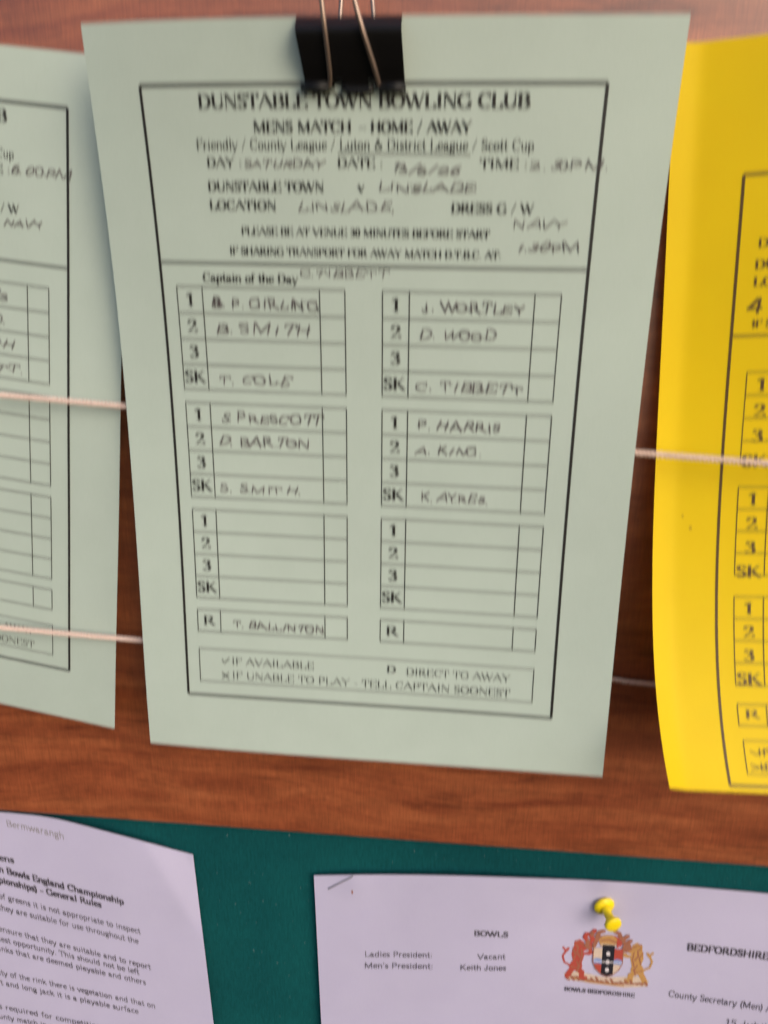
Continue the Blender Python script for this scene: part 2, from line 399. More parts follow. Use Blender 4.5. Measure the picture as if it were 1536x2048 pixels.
def text(ink, txt, s0, s1, t0, cap, style='bold', t1=None, m=0, rng=None):
    """fits txt between s0 and s1 with its baseline from t0 to t1 (sheet mm)"""
    t1 = t0 if t1 is None else t1
    total = sum(G.get(c, G[' '])[0] for c in txt); k = (s1-s0)/total; slope = (t1-t0)/(s1-s0); x = 0.0
    nib = {'bold': (.108, .030), 'regular': (.062, .030), 'sans': (.055, .055), 'sansbold': (.105, .085), 'hand': (.066, .066)}[style]
    serif = style in ('bold', 'regular'); hand = style == 'hand'
    prev = None
    for c in txt:
        w, st = gstrokes(c)
        jx, jy, sl, sc = (rng.uniform(-.08, .08), rng.uniform(-.10, .10), rng.uniform(-.10, .32), rng.uniform(.76, 1.12)) if hand else (0, 0, 0, 1)
        def mp(p):
            u, v = p
            if hand: u, v = u+jx+sl*v+rng.uniform(-.06, .06), v*sc+jy+rng.uniform(-.045, .045)
            s = s0+(x+u)*k; return (s, t0+slope*(s-s0)-v*cap)
        for fl, P in st:
            hw = nib[0]*cap*(.35 if fl == 't' and serif else 1); hh = nib[1]*cap
            hw *= min(1.15, max(.6, k/cap))
            Q = [mp(p) for p in P]
            if hand:
                if prev and rng.random() < .7 and c not in ' .,:':     # the pen drags from one letter to the next
                    Q0 = prev; ink.stroke(Q0, Q[0] if abs(Q[0][1]-Q0[1]) < cap*.6 else ((Q0[0]+Q[0][0])/2, Q0[1]), nib[0]*cap*.5, nib[0]*cap*.5, m)
                for _ in range(2):
                    if len(Q) > 2: Q = [Q[0]]+[q for a, b in zip(Q, Q[1:]) for q in ((.75*a[0]+.25*b[0], .75*a[1]+.25*b[1]), (.25*a[0]+.75*b[0], .25*a[1]+.75*b[1]))]+[Q[-1]]
                prev = None
            for a, b in zip(Q, Q[1:]): ink.stroke(a, b, hw, hh, m)
            if serif and fl in ('', 't') and len(P) == 2:
                for (u, v) in P:
                    if v in (0, 1, .66, -.32):
                        e = (.10 if style == 'regular' else .15); a = mp((u-e, v)); b = mp((u+e, v))
                        o = hh if v in (0, -.32) else -hh
                        ink.stroke((a[0], a[1]-o), (b[0], b[1]-o), 0.0001, .020*cap, m)
        x += w
        if hand and st: prev = Q[-1]
        if c in ' .,:': prev = None

# ------------------------------------------------------------------ the printed match form
def form(sheet, L, warp, sheet_mats, parent, hand_items, shift=0.0):
    """frame and tables, lettering, pen; L gives the ruled positions on this sheet, warp maps text positions onto it"""
    ink_m, rule_m, pen_m = sheet_mats
    f = Ink(sheet)
    x0, x1, y0, y1 = L['fx0'], L['fx1'], L['fy0'], L['fy1']; W1, W2 = 1.15, .42
    f.line(x0, y0, x1, y0, W1); f.line(x0, y1, x1, y1, W1*.95); f.line(x0, y0, x0, y1, W1); f.line(x1, y0, x1, y1, W1)
    f.line(x0, L['dv'], x1, L['dv'], .85)
    for c in 'ab':
        c0, c1, c2, c3 = (L[c+str(i)] for i in range(4))
        for T, n, h in (('T1', 4, L['rh']), ('T2', 4, L['rh']), ('T3', 4, L['rh']), ('TR', 1, L['rR'])):
            y = L[T]
            for i in range(n+1): f.line(c0, y+i*h, c3, y+i*h, .46)
            for cc in (c0, c1, c2, c3): f.line(cc, y, cc, y+n*h, W2)
    f.line(L['x0'], L['y0'], L['x1'], L['y0'], .4); f.line(L['x0'], L['y1'], L['x1'], L['y1'], .4)
    f.line(L['x0'], L['y0'], L['x0'], L['y1'], .4); f.line(L['x1'], L['y0'], L['x1'], L['y1'], .4)
    f.build('printed_frame', ink_m, parent)
    p = Ink(sheet, warp)
    def B(s, a, b, t, cap, st='bold'):
        d = -shift if 44 < t < 82 else 0
        if t > 240: d = -.55*shift
        if s.startswith('IF SHAR'): d *= 1.35
        text(p, s, a+d, b+d, t, cap, st)
    B('DUNSTABLE TOWN BOWLING CLUB', 42.2, 160.3, 27.1, 4.5)
    B('MENS MATCH', 62.2, 98.2, 34.8, 3.6); B('-', 100.6, 103.6, 34.6, 3.6); B('HOME / AWAY', 105.0, 140.6, 34.8, 3.6)
    B('Friendly / County League / Luton & District League / Scott Cup', 40.0, 162.8, 40.4, 3.4, 'regular')
    p.line(93.0, 41.5, 140.6, 41.8, .42)
    B('DAY :', 43.4, 57.0, 46.2, 3.1); B('DATE :', 92.7, 109.5, 46.2, 3.1); B('TIME :', 144.0, 161.0, 46.2, 3.1)
    B('DUNSTABLE TOWN', 43.0, 87.6, 54.3, 3.2); B('v', 100.2, 102.6, 54.2, 3.2)
    B('LOCATION', 43.0, 69.2, 60.8, 3.2); B('DRESS G / W', 134.4, 164.2, 61.0, 3.2)
    B('PLEASE BE AT VENUE 30 MINUTES BEFORE START', 54.8, 148.9, 69.6, 2.7)
    B('IF SHARING TRANSPORT FOR AWAY MATCH D.T.B.C. AT:', 49.6, 153.6, 76.8, 2.7)
    B('Captain of the Day', 37.8, 76.3, 87.0, 3.1)
    Lm = LAYOUT
    for c in 'ab':
        for T in ('T1', 'T2', 'T3'):
            for i, s in enumerate(('1', '2', '3', 'SK')):
                mid = (Lm[c+'0']+Lm[c+'1'])/2 - (.3 if len(s) > 1 else 0); w = 2.2 if len(s) == 1 else 4.5
                B(s, mid-w, mid+w, Lm[T]+(i+1)*Lm['rh']-2.8, 4.7)
        mid = (Lm[c+'0']+Lm[c+'1'])/2; B('R', mid-2.8, mid+2.8, Lm['TR']+Lm['rR']-3.2, 4.2)
    q = -.45*shift; z = 1.0 if not shift else 1.9
    for (a, b, c, d, w) in ((37.0, 251.6, 38.2, 253.2, .55), (38.2, 253.2, 40.6, 250.8, .5), (36.8, 258.0, 40.2, 260.9, .6), (40.2, 258.0, 36.8, 260.9, .5)):
        p.line(37+(a-37)*z+q, b, 37+(c-37)*z+q, d, w)
    B('IF AVAILABLE', 41.4, 79.6, 253.7, 3.2, 'regular'); B('D', 112.3, 116.6, 252.9, 3.1); B('DIRECT TO AWAY', 121.0, 167.0, 253.6, 3.2, 'regular')
    B('IF UNABLE TO PLAY - TELL CAPTAIN SOONEST', 41.4, 167.3, 260.7, 3.3, 'regular')
    p.build('printed_text', ink_m, parent)
    h = Ink(sheet, warp); rng = random.Random(hash(len(hand_items)) + 5)
    for it in hand_items:
        s, a, b, t, cap = it[:5]; text(h, s, a, b, t-.3, cap*.74, 'hand', t1=(it[5] if len(it) > 5 else None), rng=rng)
    h.build('handwriting', pen_m, parent)

def wobble(a, ph, k=.021):
    return lambda s, t: a*(np.sin(s*k+ph)*np.cos(t*k*1.3+ph*1.7)+.45*np.sin(t*.047+s*.03+ph))

# main green sheet, in front of the strings, held by the clip
sm = Sheet(210, 297, bez(CP_MAIN), wobble(.22, .6))
GROUP = 'green match sheets hung in a row across the wood panel'
e = empty('match_sheet', (0, 0, -148), 'pale green match form in the middle, held by the black binder clip, strings behind it', 'match sheet', GROUP)
sm.paper('paper', M_GREEN, e)
def r(block, i): return LAYOUT[block]+(i+1)*LAYOUT['rh']-2.6
HAND = [('B', 40.6, 44.2, LAYOUT['T1']+7.4, 5.2), ('B', 41.6, 44.9, LAYOUT['T1']+7.8, 4.6), ('SATURDAY', 57.5, 88.0, 46.6, 3.5), ('13/6/26', 111.6, 137.2, 47.9, 3.9, 48.3), ('2.30PM.', 162.0, 189.2, 46.8, 3.7),
        ('LINSLADE', 106.8, 142.8, 54.2, 3.9), ('LINSLADE,', 77.2, 114.0, 61.2, 3.8, 60.6), ('NAVY', 157.4, 176.0, 66.3, 3.5),
        ('1.30PM', 158.0, 182.8, 74.3, 4.0), ('C.TIBBETT', 76.8, 111.3, 84.6, 3.6),
        ('B. P. GIRLING', 40.4, 84.0, r('T1', 0)+.2, 4.8, r('T1', 0)+.4), ('B. SMITH', 41.0, 80.5, r('T1', 1), 5.0), ('T. COLE', 41.3, 71.5, r('T1', 3), 4.8),
        ('J. WORTLEY', 124.5, 163.8, r('T1', 0), 4.6), ('D. WOOD', 123.5, 153.5, r('T1', 1), 4.6), ('C. TIBBETT', 122.5, 165.0, r('T1', 3), 4.6),
        ('S. PRESCOTT', 41.0, 84.6, r('T2', 0)+.2, 5.0), ('D. BARTON', 39.2, 78.8, r('T2', 1), 5.0), ('S. SMITH.', 39.5, 75.2, r('T2', 3), 4.4),
        ('P. HARRIS', 123.0, 157.6, r('T2', 0), 5.0), ('A. KING.', 122.8, 150.0, r('T2', 1), 4.4), ('K. AYRES.', 125.0, 153.5, r('T2', 3), 4.6),
        ('T. BALLINTON', 42.5, 84.4, LAYOUT['TR']+LAYOUT['rR']-2.4, 4.6, LAYOUT['TR']+LAYOUT['rR']-2.0)]
form(sm, LAYOUT, None, (M_INK, M_GREYINK, M_PEN), e, HAND)

# green sheet to the left, close to the board, behind the strings
sl = Sheet(210, 297, bez(CP_LEFT), wobble(.28, 2.2))
e = empty('match_sheet', (-218, 20, -160), 'pale green match form on the left with both strings running across its front', 'match sheet', GROUP)
sl.paper('paper', M_GREEN, e)
HL = [('SUNDAY', 57.5, 84, 46.6, 3.5), ('14/6/26', 111.6, 137.2, 48, 3.9), ('6.00PM', 160.5, 188.0, 46.2, 4.2, 45.8), ('HOME', 106.8, 130, 54.2, 3.9), ('HOME', 77, 98, 61, 3.8),
      ('NAVY', 156.7, 175.2, 67.0, 4.0, 65.6), ('B. JONES', 124, 157.8, r('T1', 0), 4.6), ('D. WOOD.', 123.5, 157.0, r('T1', 1), 4.6), ('A. SMITH', 123, 160.8, r('T1', 2), 4.6), ('P. SCOTT.', 122.5, 164.0, r('T1', 3), 4.6)]
form(sl, LAYOUT, None, (M_INK, M_GREYINK, M_PEN), e, HL)

# yellow sheet to the right, curling forward at the foot; its form is printed lower down
KEY_S = ['fx0', 'a0', 'a1', 'a2', 'a3', 'b0', 'b1', 'b2', 'b3', 'fx1']; KEY_T = ['fy0', 'dv', 'T1', 'T2', 'T3', 'TR', 'y0', 'y1', 'fy1']
_ss = [0]+[LAYOUT[k] for k in KEY_S]+[210]; _sd = [0]+[LAYOUT_YELLOW[k] for k in KEY_S]+[210]
_ts = [0]+[LAYOUT[k] for k in KEY_T]+[297]; _td = [0]+[LAYOUT_YELLOW[k] for k in KEY_T]+[297]
LAYOUT_YELLOW['fy1'] = min(LAYOUT_YELLOW['fy1'], 294.5)
def ywarp(s, t): return np.interp(s, _ss, _sd), np.interp(t, _ts, _td)
def ydisp(s, t):
    x = 9.0-s; edge = .5*np.log1p(np.exp(np.clip(x/.5, -40, 40)))
    return .30*edge + wobble(.2, 4.0)(s, t)
sy = Sheet(210, 297, bez(CP_YELLOW), ydisp)
e = empty('match_sheet', (218, 5, -135), 'bright yellow match form on the right whose foot curls forward off the board', 'match sheet', None)
sy.paper('paper', M_YELLOW, e)
form(sy, LAYOUT_YELLOW, ywarp, (M_INKY, M_INKY, M_INKY), e, [('4 -', 24.0, 36.0, 72.2, 8.0, 70.6)], 17.0)
spots = Ink(sy)
for cx, cy, rr in ((15.9, 186.7, .75), (12.5, 181.6, .5)):
    spots.poly([(cx+rr*math.cos(a)*1.0, cy+rr*.8*math.sin(a)) for a in np.linspace(0, 5.6, 9)])
spots.build('stain_spots', plain('brown_specks', (.38, .20, .02), .8, .1), e)

# ------------------------------------------------------------------ white notices on the felt
def left_rise(rr, t): return rr*(.215-.00045*t)-(.21*6*np.logaddexp(0, (rr-84)/6)-.21*6*np.logaddexp(0, (rr-160)/6))*np.clip(1-t/38, 0, 1)-.12*np.maximum(0, rr-115)*np.clip(1-t/38, 0, 1)
def left_plane(s, t): return (-104.8+.037*t-(210-s)*.985, -250.2-t+left_rise(210-s, t))
def left_fn(s, t):
    s = np.asarray(s, float); t = np.asarray(t, float)
    rr = 210-s
    x = -104.8+.037*t-rr*.985
    z = -250.2-t+left_rise(rr, t)
    # lies up to 5 mm off the felt; beyond the crease the corner falls back
    d = (s-181)*.86-t*.42; lift = 3.8-.17*np.logaddexp(0, d/1.6)*1.6
    return raise_off(np.stack([x, 40.9+0*s, z], -1), np.maximum(lift, .25)*(1-.5*np.exp(-(t/60)**2)*np.clip((210-s-60)/80, 0, 1)))
def raise_off(P, lift): return CAM+(P-CAM)*(1-(lift/(P[..., 1]-CAM[1]))[..., None])
def left_disp(s, t):
    return wobble(.22, 1.1)(s, t)
sb = Sheet(210, 297, left_fn, left_disp)
WG = 'white notices pinned to the teal felt'
e = empty('notice', (-180, 41, -400), 'white typed page of general rules at lower left with a creased top corner', 'notice', WG)
sb.paper('paper', M_WHITE, e)
p = Ink(sb)
def wl_(txt, px0, px1, z0, z1, cap, st):
    # world x of both ends and world z of the baseline at each -> sheet millimetres
    def inv(x, z):
        s, t = 150., 50.
        for _ in range(30):
            q = left_plane(s, t); s += (x-q[0])/.985; t -= (z-q[1])
        return s, t
    a, b = inv(px0, z0), inv(px1, z1); text(p, txt, a[0], b[0], a[1], cap, st, t1=b[1])
def ext(txt, vis, x0, z0, x1, z1, cap, st):
    """vis = the tail that shows in the photograph between x0 and x1; the line runs on to the left"""
    wf = sum(G[c][0] for c in txt); wv = sum(G[c][0] for c in vis); k = (x1-x0)/wv
    xs = x1-wf*k; wl_(txt, xs, x1, z1+(z0-z1)*wf/wv, z1, cap, st)
ext('Condition of Greens', 'ens', -222.9, -266.3, -213.8, -267.3, 4.3, 'sansbold')
ext('Greens for English Bowls England Championship', 'h Bowls England Championship', -224.3, -274.6, -148.9, -290.4, 4.2, 'sansbold')
ext('(including Area Championships) - General Rules', 'pionships) - General Rules', -225.6, -282.8, -163.1, -294.2, 4.2, 'sansbold')
ext('When assessing the speed of greens it is not appropriate to inspect', 'of greens it is not appropriate to inspect', -227.3, -294.6, -140.7, -311.6, 4.0, 'sans')
ext('each rink but to decide if they are suitable for use throughout the', 'they are suitable for use throughout the', -228.6, -303.2, -142.6, -319.4, 4.0, 'sans')
ext('Clubs should inspect greens early to ensure that they are suitable and to report', 'ensure that they are suitable and to report', -231.0, -320.0, -136.7, -338.8, 4.0, 'sans')
ext('any problems at the earliest opportunity. This should not be left', 'iest opportunity. This should not be left', -232.2, -328.0, -144.4, -343.8, 4.0, 'sans')
ext('until the day. There may be rinks that are deemed playable and others', 'inks that are deemed playable and others', -233.3, -335.8, -140.9, -351.8, 4.0, 'sans')
ext('If over a majority of the rink there is vegetation and that on', 'ity of the rink there is vegetation and that on', -236.2, -355.4, -136.4, -370.3, 4.0, 'sans')
ext('both short and long jack it is a playable surface', 'h and long jack it is a playable surface', -237.6, -363.6, -147.8, -376.4, 4.0, 'sans')
ext('The same standard is required for competitions at all levels', 's required for competitions at all levels', -240.5, -384.0, -140.0, -397.0, 4.0, 'sans')
ext('and for every county match in order for play to be fair to both', 'unty match in order for play to be fair to both', -241.8, -392.6, -136.0, -405.0, 4.0, 'sans')
p.build('printed_text', M_INKW, e)
p = Ink(sb); wl_('Bermwarangh', -215.0, -180.5, -241.3, -247.2, 4.6, 'sans')
p.build('handwriting', M_PENCIL, e)

TX = [-400, -35.5, 0, 40.5, 94.4, 123.4, 165, 207.5, 265, 600]; TZ = [-297, -257.6, -253.2, -249.5, -245.7, -243.9, -243.0, -243.2, -244.5, -262]
def right_plane(s, t): return (-35.5+s+.027*t, sum(np.interp(-35.5+s+o, TX, TZ) for o in (-18, -9, 0, 9, 18))/5-t)
def right_fn(s, t):
    s = np.asarray(s, float); t = np.asarray(t, float); x = -35.5+s
    z = sum(np.interp(x+o, TX, TZ) for o in (-18, -9, 0, 9, 18))/5
    return raise_off(np.stack([x+.027*t, 40.9+0*s, z-t*1.0], -1), right_lift(s, t))
def right_lift(s, t):
    d = (s-94)-.27*t; fold = -.07*np.logaddexp(0, d/4)*4+.02*s
    dd = np.hypot(s-23, (t-4)*.8); pin = np.hypot(s-159.7, t-15.5)
    return 3.2+fold*.5+.9*np.exp(-(dd/9)**2)-2.6*np.exp(-(pin/34)**2)+1.2*np.exp(-((s-159.7)/7)**2-((t-0)/8)**2)
sr = Sheet(297, 210, right_fn, wobble(.2, 3.3))
e = empty('notice', (113, 41, -450), 'white county bowls letter with a coloured crest, held by the yellow push pin', 'notice', WG)
sr.paper('paper', M_WHITE, e, 120, 90)
p = Ink(sr)
def wr(txt, x0, z0, x1, z1, cap, st):
    def inv(x, z):
        s, t = 150., 50.
        for _ in range(40):
            q = right_plane(s, t); s += (x-q[0]); t -= (z-q[1])
        return s, t
    a, b = inv(x0, z0), inv(x1, z1); text(p, txt, a[0], b[0], a[1], cap, st, t1=b[1])
wr('BOWLS', 55.4, -289.6, 74.6, -288.4, 3.4, 'sansbold')
wr('Ladies President:', -6.5, -312.6, 33.0, -308.4, 3.8, 'sans'); wr('Vacant', 58.2, -306.4, 74.0, -304.4, 3.6, 'sans')
wr("Men's President:", -6.5, -321.0, 33.6, -316.6, 3.8, 'sans'); wr('Keith Jones', 48.7, -315.5, 75.0, -312.6, 3.8, 'sans')
wr('BEDFORDSHIRE', 171.2, -285.6, 214.6, -287.0, 4.4, 'sansbold')
wr('County Secretary (Men) /', 165.6, -320.0, 221.0, -323.6, 4.4, 'sans'); wr('15 Jubilee', 199.0, -336.8, 228.0, -337.6, 4.4, 'sans')
wr('BOWLS BEDFORDSHIRE', 108.4, -323.2, 147.6, -323.2, 2.6, 'sansbold')
p.build('printed_text', M_INKW, e)
# the crest, drawn in its own grid (x 0..170, y down 0..140) and printed at 0.297 mm per unit
CM = [plain('crest_red', (.42, .07, .05), .6, .2), plain('crest_gold', (.50, .27, .09), .6, .2), plain('crest_black', (.02, .018, .025), .6, .2),
      plain('crest_blue', (.20, .28, .55), .6, .2), plain('crest_cream', (.62, .48, .38), .6, .2), plain('crest_brown', (.33, .13, .08), .6, .2), plain('crest_white', (.70, .64, .66), .6, .2)]
RED, GOLD, BLK, BLU, CRM, BRN, WHT = range(7)
c = Ink(sr); layer = [0]
S0, T0 = 138.6, 28.4
def cp(pts, m):
    # cut into small triangles, so that every layer follows the curved paper
    layer[0] += 1; k = len(c.O); Q = [(S0+x*.297+y*.004, T0+y*.315) for x, y in pts]
    todo = [[Q[i] for i in t] for t in tessellate_polygon([[Vector((a, b, 0)) for a, b in Q]])]
    while todo:
        t = todo.pop(); L = [math.dist(t[i], t[(i+1) % 3]) for i in range(3)]; i = L.index(max(L))
        if L[i] > 2.5:
            a, b, d = t[i], t[(i+1) % 3], t[(i+2) % 3]; mid = ((a[0]+b[0])/2, (a[1]+b[1])/2); todo += [[a, mid, d], [mid, b, d]]
        else: c.poly(t, m)
    c.O[k:] = [.09+.006*layer[0]]*(len(c.O)-k)
def cl(pts, w, m):
    Q = [(S0+x*.297+y*.004, T0+y*.315) for x, y in pts]
    layer[0] += 1; k = len(c.O)
    for a, b in zip(Q, Q[1:]): c.stroke(a, b, w, w, m)
    c.O[k:] = [.09+.006*layer[0]]*(len(c.O)-k)
cp([(6, 118), (30, 112), (84, 122), (140, 114), (164, 122), (160, 136), (120, 142), (60, 138), (14, 132)], CRM)
cl([(10, 122), (50, 130), (90, 136), (130, 133), (160, 128)], .55, BRN); cl([(20, 128), (60, 136), (118, 139)], .4, GOLD)
# supporters: a red lion (left) and a gold lion (right), rearing towards the shield
def lion(fx, m, m2):
    q = lambda P: [(fx(x), y) for x, y in P]
    cp(q([(22, 44), (32, 38), (40, 44), (42, 56), (34, 62), (22, 58)]), m)                    # head
    cp(q([(20, 56), (38, 58), (42, 74), (38, 92), (24, 96), (18, 74)]), m)                   # chest
    cp(q([(20, 88), (36, 86), (40, 100), (34, 112), (20, 110), (14, 100)]), m)               # haunch
    cl(q([(36, 62), (48, 56), (54, 50)]), 1.0, m); cl(q([(36, 70), (48, 70), (56, 66)]), 1.0, m)   # forelegs
    cl(q([(22, 104), (16, 116), (12, 124)]), 1.2, m); cl(q([(32, 106), (40, 114), (38, 124), (46, 126)]), 1.2, m)
    cl(q([(16, 98), (6, 92), (2, 78), (8, 66), (2, 58)]), .45, m); cl(q([(8, 66), (12, 60)]), .6, m)  # tail
    cl(q([(24, 50), (30, 56), (28, 68), (34, 78)]), .35, m2)
lion(lambda x: x, RED, BRN); lion(lambda x: 168-x, GOLD, BRN)
# darker drawing inside the figures
for fx in (lambda x: x, lambda x: 168-x):
    for P in ([(20, 60), (26, 72), (22, 86)], [(36, 60), (38, 76), (34, 92)], [(18, 100), (28, 104), (36, 98)], [(24, 42), (34, 46), (40, 52)], [(28, 88), (34, 100), (30, 112)]):
        cl([(fx(x), y) for x, y in P], .28, BRN)
for x in range(12, 160, 9): cl([(x, 122+(x*7 % 11)), (x+5, 126+(x*5 % 9))], .5, (BRN, GOLD, RED)[x % 3])
# mantling and helmet
for pts in ([(52, 60), (48, 46), (56, 36), (50, 26), (58, 16)], [(58, 52), (62, 38), (70, 30)], [(112, 56), (116, 42), (108, 34), (118, 24)], [(104, 46), (100, 34), (92, 28)], [(46, 40), (40, 32), (44, 24)], [(50, 56), (44, 50), (48, 40)], [(62, 30), (66, 20), (74, 16)], [(106, 30), (102, 20), (94, 16)], [(116, 58), (124, 52), (120, 44)], [(118, 40), (124, 34)]):
    cl(pts, .9, RED if pts[0][0] in (52, 104, 46) else BRN)
cp([(66, 36), (74, 26), (90, 24), (100, 34), (98, 48), (70, 50)], GOLD); cl([(70, 38), (84, 34), (97, 40)], .5, BRN); cl([(72, 46), (96, 46)], .5, CRM)
cp([(98, 36), (106, 34), (110, 44), (100, 52)], RED); cl([(76, 4), (84, 0), (88, -6)], .55, BLK); cp([(48, 22), (54, 18), (58, 26), (52, 30)], BRN)
# shield: quarters, wavy bar, black pale with three white shells
cp([(58, 54), (84, 54), (84, 80), (58, 80)], CRM); cp([(84, 54), (112, 54), (112, 80), (84, 80)], RED)
cp([(59, 90), (84, 90), (84, 118), (72, 112), (63, 102)], RED); cp([(84, 90), (111, 90), (107, 102), (98, 112), (84, 118)], CRM)
cp([(57, 80), (66, 77), (75, 80), (84, 77), (93, 80), (102, 77), (112, 80), (112, 90), (102, 88), (93, 91), (84, 88), (75, 91), (66, 88), (58, 91)], BLU)
cl([(58, 85), (112, 85)], .3, WHT)
cp([(74, 46), (96, 46), (96, 115), (85, 120), (74, 115)], BLK)
for cy in (66, 85, 103): cp([(81, cy+1), (82, cy-3), (85, cy-5), (88, cy-3), (89, cy+1), (87, cy+4), (83, cy+4)], WHT)
cl([(58, 54), (58, 86), (64, 102), (74, 113), (85, 119), (96, 113), (106, 102), (112, 86), (112, 54)], .22, BRN)
c.build('printed_crest', CM, e)
# staple mark, pin hole with rust
def on(s, t, off): return sr.at(np.array([s]), np.array([t]), off)[0]
v, f_ = tube([on(8.0, 9.0, -.1), on(8.0, 9.0, .35), on(8.6, 8.6, .5), on(14.5, 5.0, .5), on(21.5, .9, .5), on(22.0, .6, .3), on(22.0, .6, -.1)], .36, 8)
mesh('staple', v, f_, M_STAPLE, e, True)
ru = Ink(sr); ru.poly([(21.4+.55*math.cos(a), 11.8+1.1*math.sin(a)) for a in np.linspace(0, 5.7, 10)]); ru.build('rust_mark', M_RUST, e)

# ------------------------------------------------------------------ push pin
def lathe(profile, base, axis, n=28):
    axis = np.array(axis, float); axis /= np.linalg.norm(axis); u = np.cross(axis, (0, 0, 1)); u /= np.linalg.norm(u); w = np.cross(axis, u)
    V = []; F = []
    for h, rr in profile:
        for k in range(n):
            a = 2*math.pi*k/n; V.append(np.array(base)+axis*h+rr*(math.cos(a)*u+math.sin(a)*w))
    for i in range(len(profile)-1):
        for k in range(n): F.append((i*n+k, i*n+(k+1) % n, (i+1)*n+(k+1) % n, (i+1)*n+k))
    F.append(tuple(range(n-1, -1, -1))); F.append(tuple(range((len(profile)-1)*n, len(profile)*n)))
    return V, F
pb = sr.at(np.array([159.7]), np.array([15.5]), 0)[0]; pb = np.array([124.0, pb[1], -259.6])
ax = np.array([3.4, -13.0, -1.3]); ax /= np.linalg.norm(ax)
e = empty('push_pin', tuple(pb), 'yellow plastic push pin stuck through the white county letter above its crest', 'push pin')
v, f_ = lathe([(.25, 5.0), (.45, 5.6), (1.2, 5.75), (1.9, 5.4), (2.6, 4.2), (3.0, 2.9)], pb, ax); mesh('collar', v, f_, M_PIN, e, True)
v, f_ = lathe([(2.7, 3.0), (4.0, 2.45), (6.5, 2.25), (9.0, 2.5), (10.4, 3.1)], pb, ax); mesh('grip', v, f_, M_PIN, e, True)
v, f_ = lathe([(10.2, 3.0), (10.7, 4.0), (11.3, 4.45), (12.4, 4.55), (13.1, 4.3), (13.4, 3.7), (13.5, 1.0)], pb, ax); mesh('cap', v, f_, M_PIN, e, True)
v, f_ = lathe([(-6.0, .08), (-4.5, .5), (.4, .5)], pb, ax, 10); mesh('needle', v, f_, M_STEEL, e, True)

# ------------------------------------------------------------------ strings
def twine(path, rad, pitch=5.0):
    P = spline(path, 90); seg = np.r_[0, np.cumsum(np.linalg.norm(np.diff(P, axis=0), axis=1))]
    n = int(seg[-1]/.7); q = np.linspace(0, seg[-1], n); P = np.stack([np.interp(q, seg, P[:, i]) for i in range(3)], 1)
    T = np.gradient(P, axis=0); T /= np.linalg.norm(T, axis=1)[:, None]; A = np.cross(T, (0, 0, 1.)); A /= np.linalg.norm(A, axis=1)[:, None]; Bn = np.cross(T, A)
    rng = np.random.RandomState(4); sag = np.cumsum(rng.normal(0, .02, (n, 1)), 0); sag -= np.linspace(0, 1, n)[:, None]*sag[-1]
    P = P+Bn*sag*.4; parts = []
    for k in range(3):
        ph = 2*math.pi*q/pitch+k*2*math.pi/3
        parts.append(tube(P+rad*.58*(np.cos(ph)[:, None]*A+np.sin(ph)[:, None]*Bn), rad*.50*(1+.06*np.sin(q*3.1+k)), 7))
    # stray fibres
    for _ in range(int(n*.5)):
        i = rng.randint(2, n-8); a = rng.uniform(0, 6.28); d0 = math.cos(a)*A[i]+math.sin(a)*Bn[i]; L = rng.uniform(.5, 1.8)
        parts.append(tube([P[i]+d0*rad*.8, P[i]+d0*(rad+L*.25)+T[i]*L*.5, P[i]+d0*(rad+L*.2*rng.uniform(.2, 1.5))+T[i]*L], .035, 3))
    return join(parts)
SG = 'cotton strings stretched across the board'
e = empty('string', (0, 13, 4), 'upper pinkish cotton string crossing the left green form and the yellow form', 'string', SG)
v, f_ = twine([(-260, 12.6, 17.9), (-164, 13, 13.0), (-107, 13, 9.7), (0, 14, 4.0), (106.1, 13, -2.6), (158.5, 13, -5.2), (250, 12, -10.5)], 1.15)
mesh('cord', v, f_, M_STRING, e, True)
e = empty('string', (0, 18, -105), 'lower pinkish string crossing the foot of the left green form, going behind the yellow one', 'string', SG)
v, f_ = twine([(-260, 13, -95.8), (-180.6, 13, -99.1), (-109.2, 13, -101.4), (-60, 17, -104), (60, 28, -113), (112.3, 31, -116.8), (130.1, 32, -118.6), (250, 33.5, -124)], 1.15)
mesh('cord', v, f_, M_STRING, e, True)

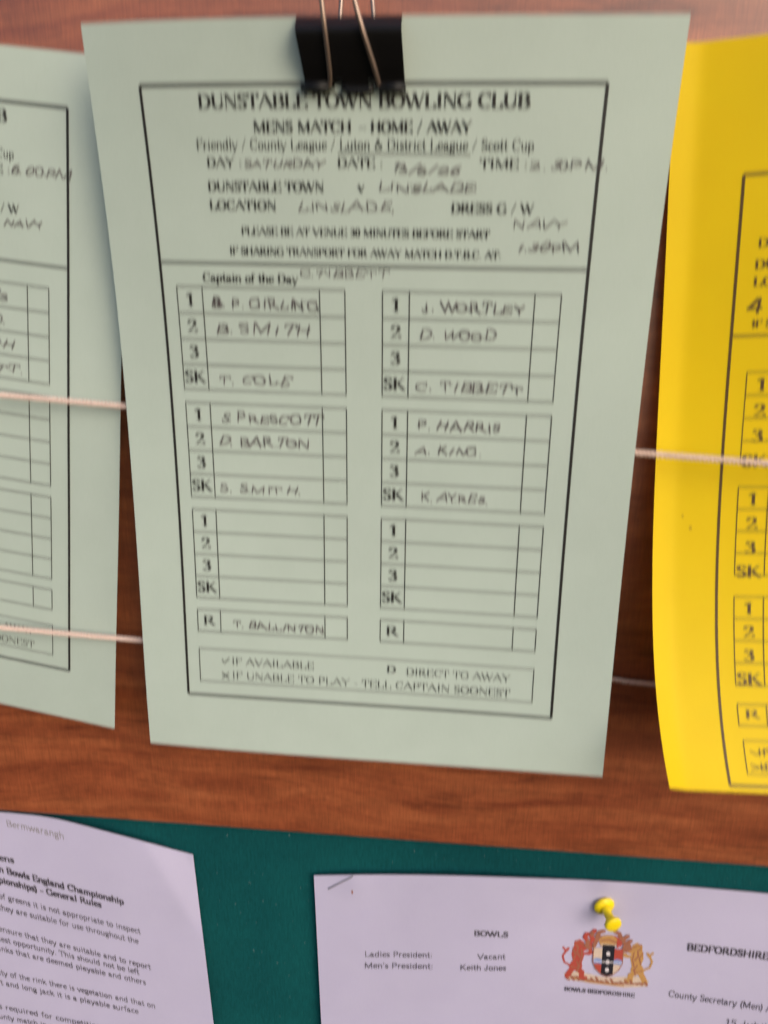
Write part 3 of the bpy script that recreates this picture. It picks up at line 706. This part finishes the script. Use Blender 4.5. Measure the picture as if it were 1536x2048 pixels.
# ------------------------------------------------------------------ binder clip
e = empty('binder_clip', (-8, -6, 147), 'black binder clip with wire handles gripping the top of the middle green sheet', 'binder clip')
def body():
    # cross-section in (y, z), front jaw -> rounded spine -> back jaw; slightly sheared so that the foot sits right of the top
    prof = [(-5.6, 126.0), (-6.7, 128.4), (-9.0, 132.5), (-11.9, 138.2), (-13.0, 140.6), (-13.4, 141.9), (-12.9, 142.9), (-11.8, 143.9), (-9.6, 145.5), (-8.0, 147.0), (-7.0, 147.6), (-5.6, 147.75), (-3.6, 147.4), (-2.3, 146.2), (-1.7, 138), (-2.4, 127)]
    th = .42; xs_l = lambda z: -25.7+(142-z)*.13; xs_r = lambda z: 9.7+(142-z)*.07
    n = len(prof); P = np.array(prof, float); Tn = np.gradient(P, axis=0); Tn /= np.linalg.norm(Tn, axis=1)[:, None]; Nn = np.stack([Tn[:, 1], -Tn[:, 0]], 1)
    # columns across the width: notches near the front jaw
    us = [0, .06, .27, .29, .37, .385, .62, .635, .70, .72, .94, 1.0]; V = []; F = []
    for side in (0, 1):
        for i in range(n):
            y, z = P[i]+Nn[i]*th*side
            zl = min(z, 146)
            for u in us: V.append((xs_l(zl)+(xs_r(zl)-xs_l(zl))*u, y, z))
    m = len(us)
    idx = lambda sd_, i, j: (sd_*n+i)*m+j
    cut = lambda i, j: i == 0 and j in (3, 4, 7)
    for i in range(n-1):
        for j in range(m-1):
            if cut(i, j): continue
            F.append((idx(0, i, j), idx(0, i, j+1), idx(0, i+1, j+1), idx(0, i+1, j)))
            F.append((idx(1, i, j), idx(1, i+1, j), idx(1, i+1, j+1), idx(1, i, j+1)))
    for i in range(n-1):
        for j in (0, m-1):
            F.append((idx(0, i, j), idx(0, i+1, j), idx(1, i+1, j), idx(1, i, j)))
    for i in (0, n-1):
        for j in range(m-1):
            if cut(i, j): F.append((idx(0, 1, j), idx(0, 1, j+1), idx(1, 1, j+1), idx(1, 1, j)))
            else: F.append((idx(0, i, j), idx(0, i, j+1), idx(1, i, j+1), idx(1, i, j)))
    return V, F
v, f_ = body(); mesh('body', v, f_, M_BLACK, e)
def roll(x0, x1, y, z, rr):
    return tube([(x0, y, z), (x0+(x1-x0)*.5, y, z-.02), (x1, y, z-.04)], rr, 14)
v, f_ = roll(-25.2, -15.6, -6.1, 126.6, 1.45); mesh('jaw_roll', v, f_, M_BLACK, e, True)
v, f_ = roll(1.9, 10.9, -6.1, 126.2, 1.45); mesh('jaw_roll', v, f_, M_BLACK, e, True)
v, f_ = tube([(-11.2, -5.4, 126.4), (-9, -5.6, 125.6), (-5.5, -5.6, 125.4), (-2, -5.6, 125.6), (.0, -5.4, 126.3)], 1.0, 10); mesh('jaw_lip', v, f_, M_BLACK, e, True)
v, f_ = roll(-25.0, 10.8, -.9, 126.6, 1.3); mesh('jaw_roll', v, f_, M_BLACK, e, True)
path = [(-20, -6.1, 126.6), (-16.2, -6.2, 126.8), (-15.1, -7.0, 127.9), (-14.9, -9.6, 132.0), (-15.5, -14.4, 142.0), (-16.4, -16.0, 152.0), (-16.6, -16.8, 163), (-14.8, -17.2, 170), (-11, -17.4, 172.5),
        (-7.4, -17.2, 170), (-6.2, -16.8, 163), (-6.0, -16.0, 152.0), (-2.8, -14.4, 141.0), (0.5, -9.6, 131.5), (1.6, -7.0, 127.9), (2.4, -6.2, 126.6), (6, -6.1, 126.2)]
v, f_ = tube(spline(path, 8), .85, 10); mesh('wire_handle', v, f_, M_WIRE, e, True)
path = [(-19, -.9, 126.6), (-15.5, -.8, 126.8), (-14.2, .4, 128.5), (-13.9, 2.0, 138), (-13.4, 3.6, 148), (-12.9, 5.4, 157), (-12.4, 6.6, 168), (-10, 7.0, 173), (-7.6, 7.2, 174.5), (-5, 7.0, 173), (-3.0, 6.6, 168), (-2.2, 5.4, 157), (-1.2, 3.6, 148), (-.6, 2.0, 138), (.2, .4, 128.5), (1.2, -.8, 126.8), (5, -.9, 126.4)]
v, f_ = tube(spline(path, 8), .8, 10); mesh('wire_handle', v, f_, M_WIRE, e, True)
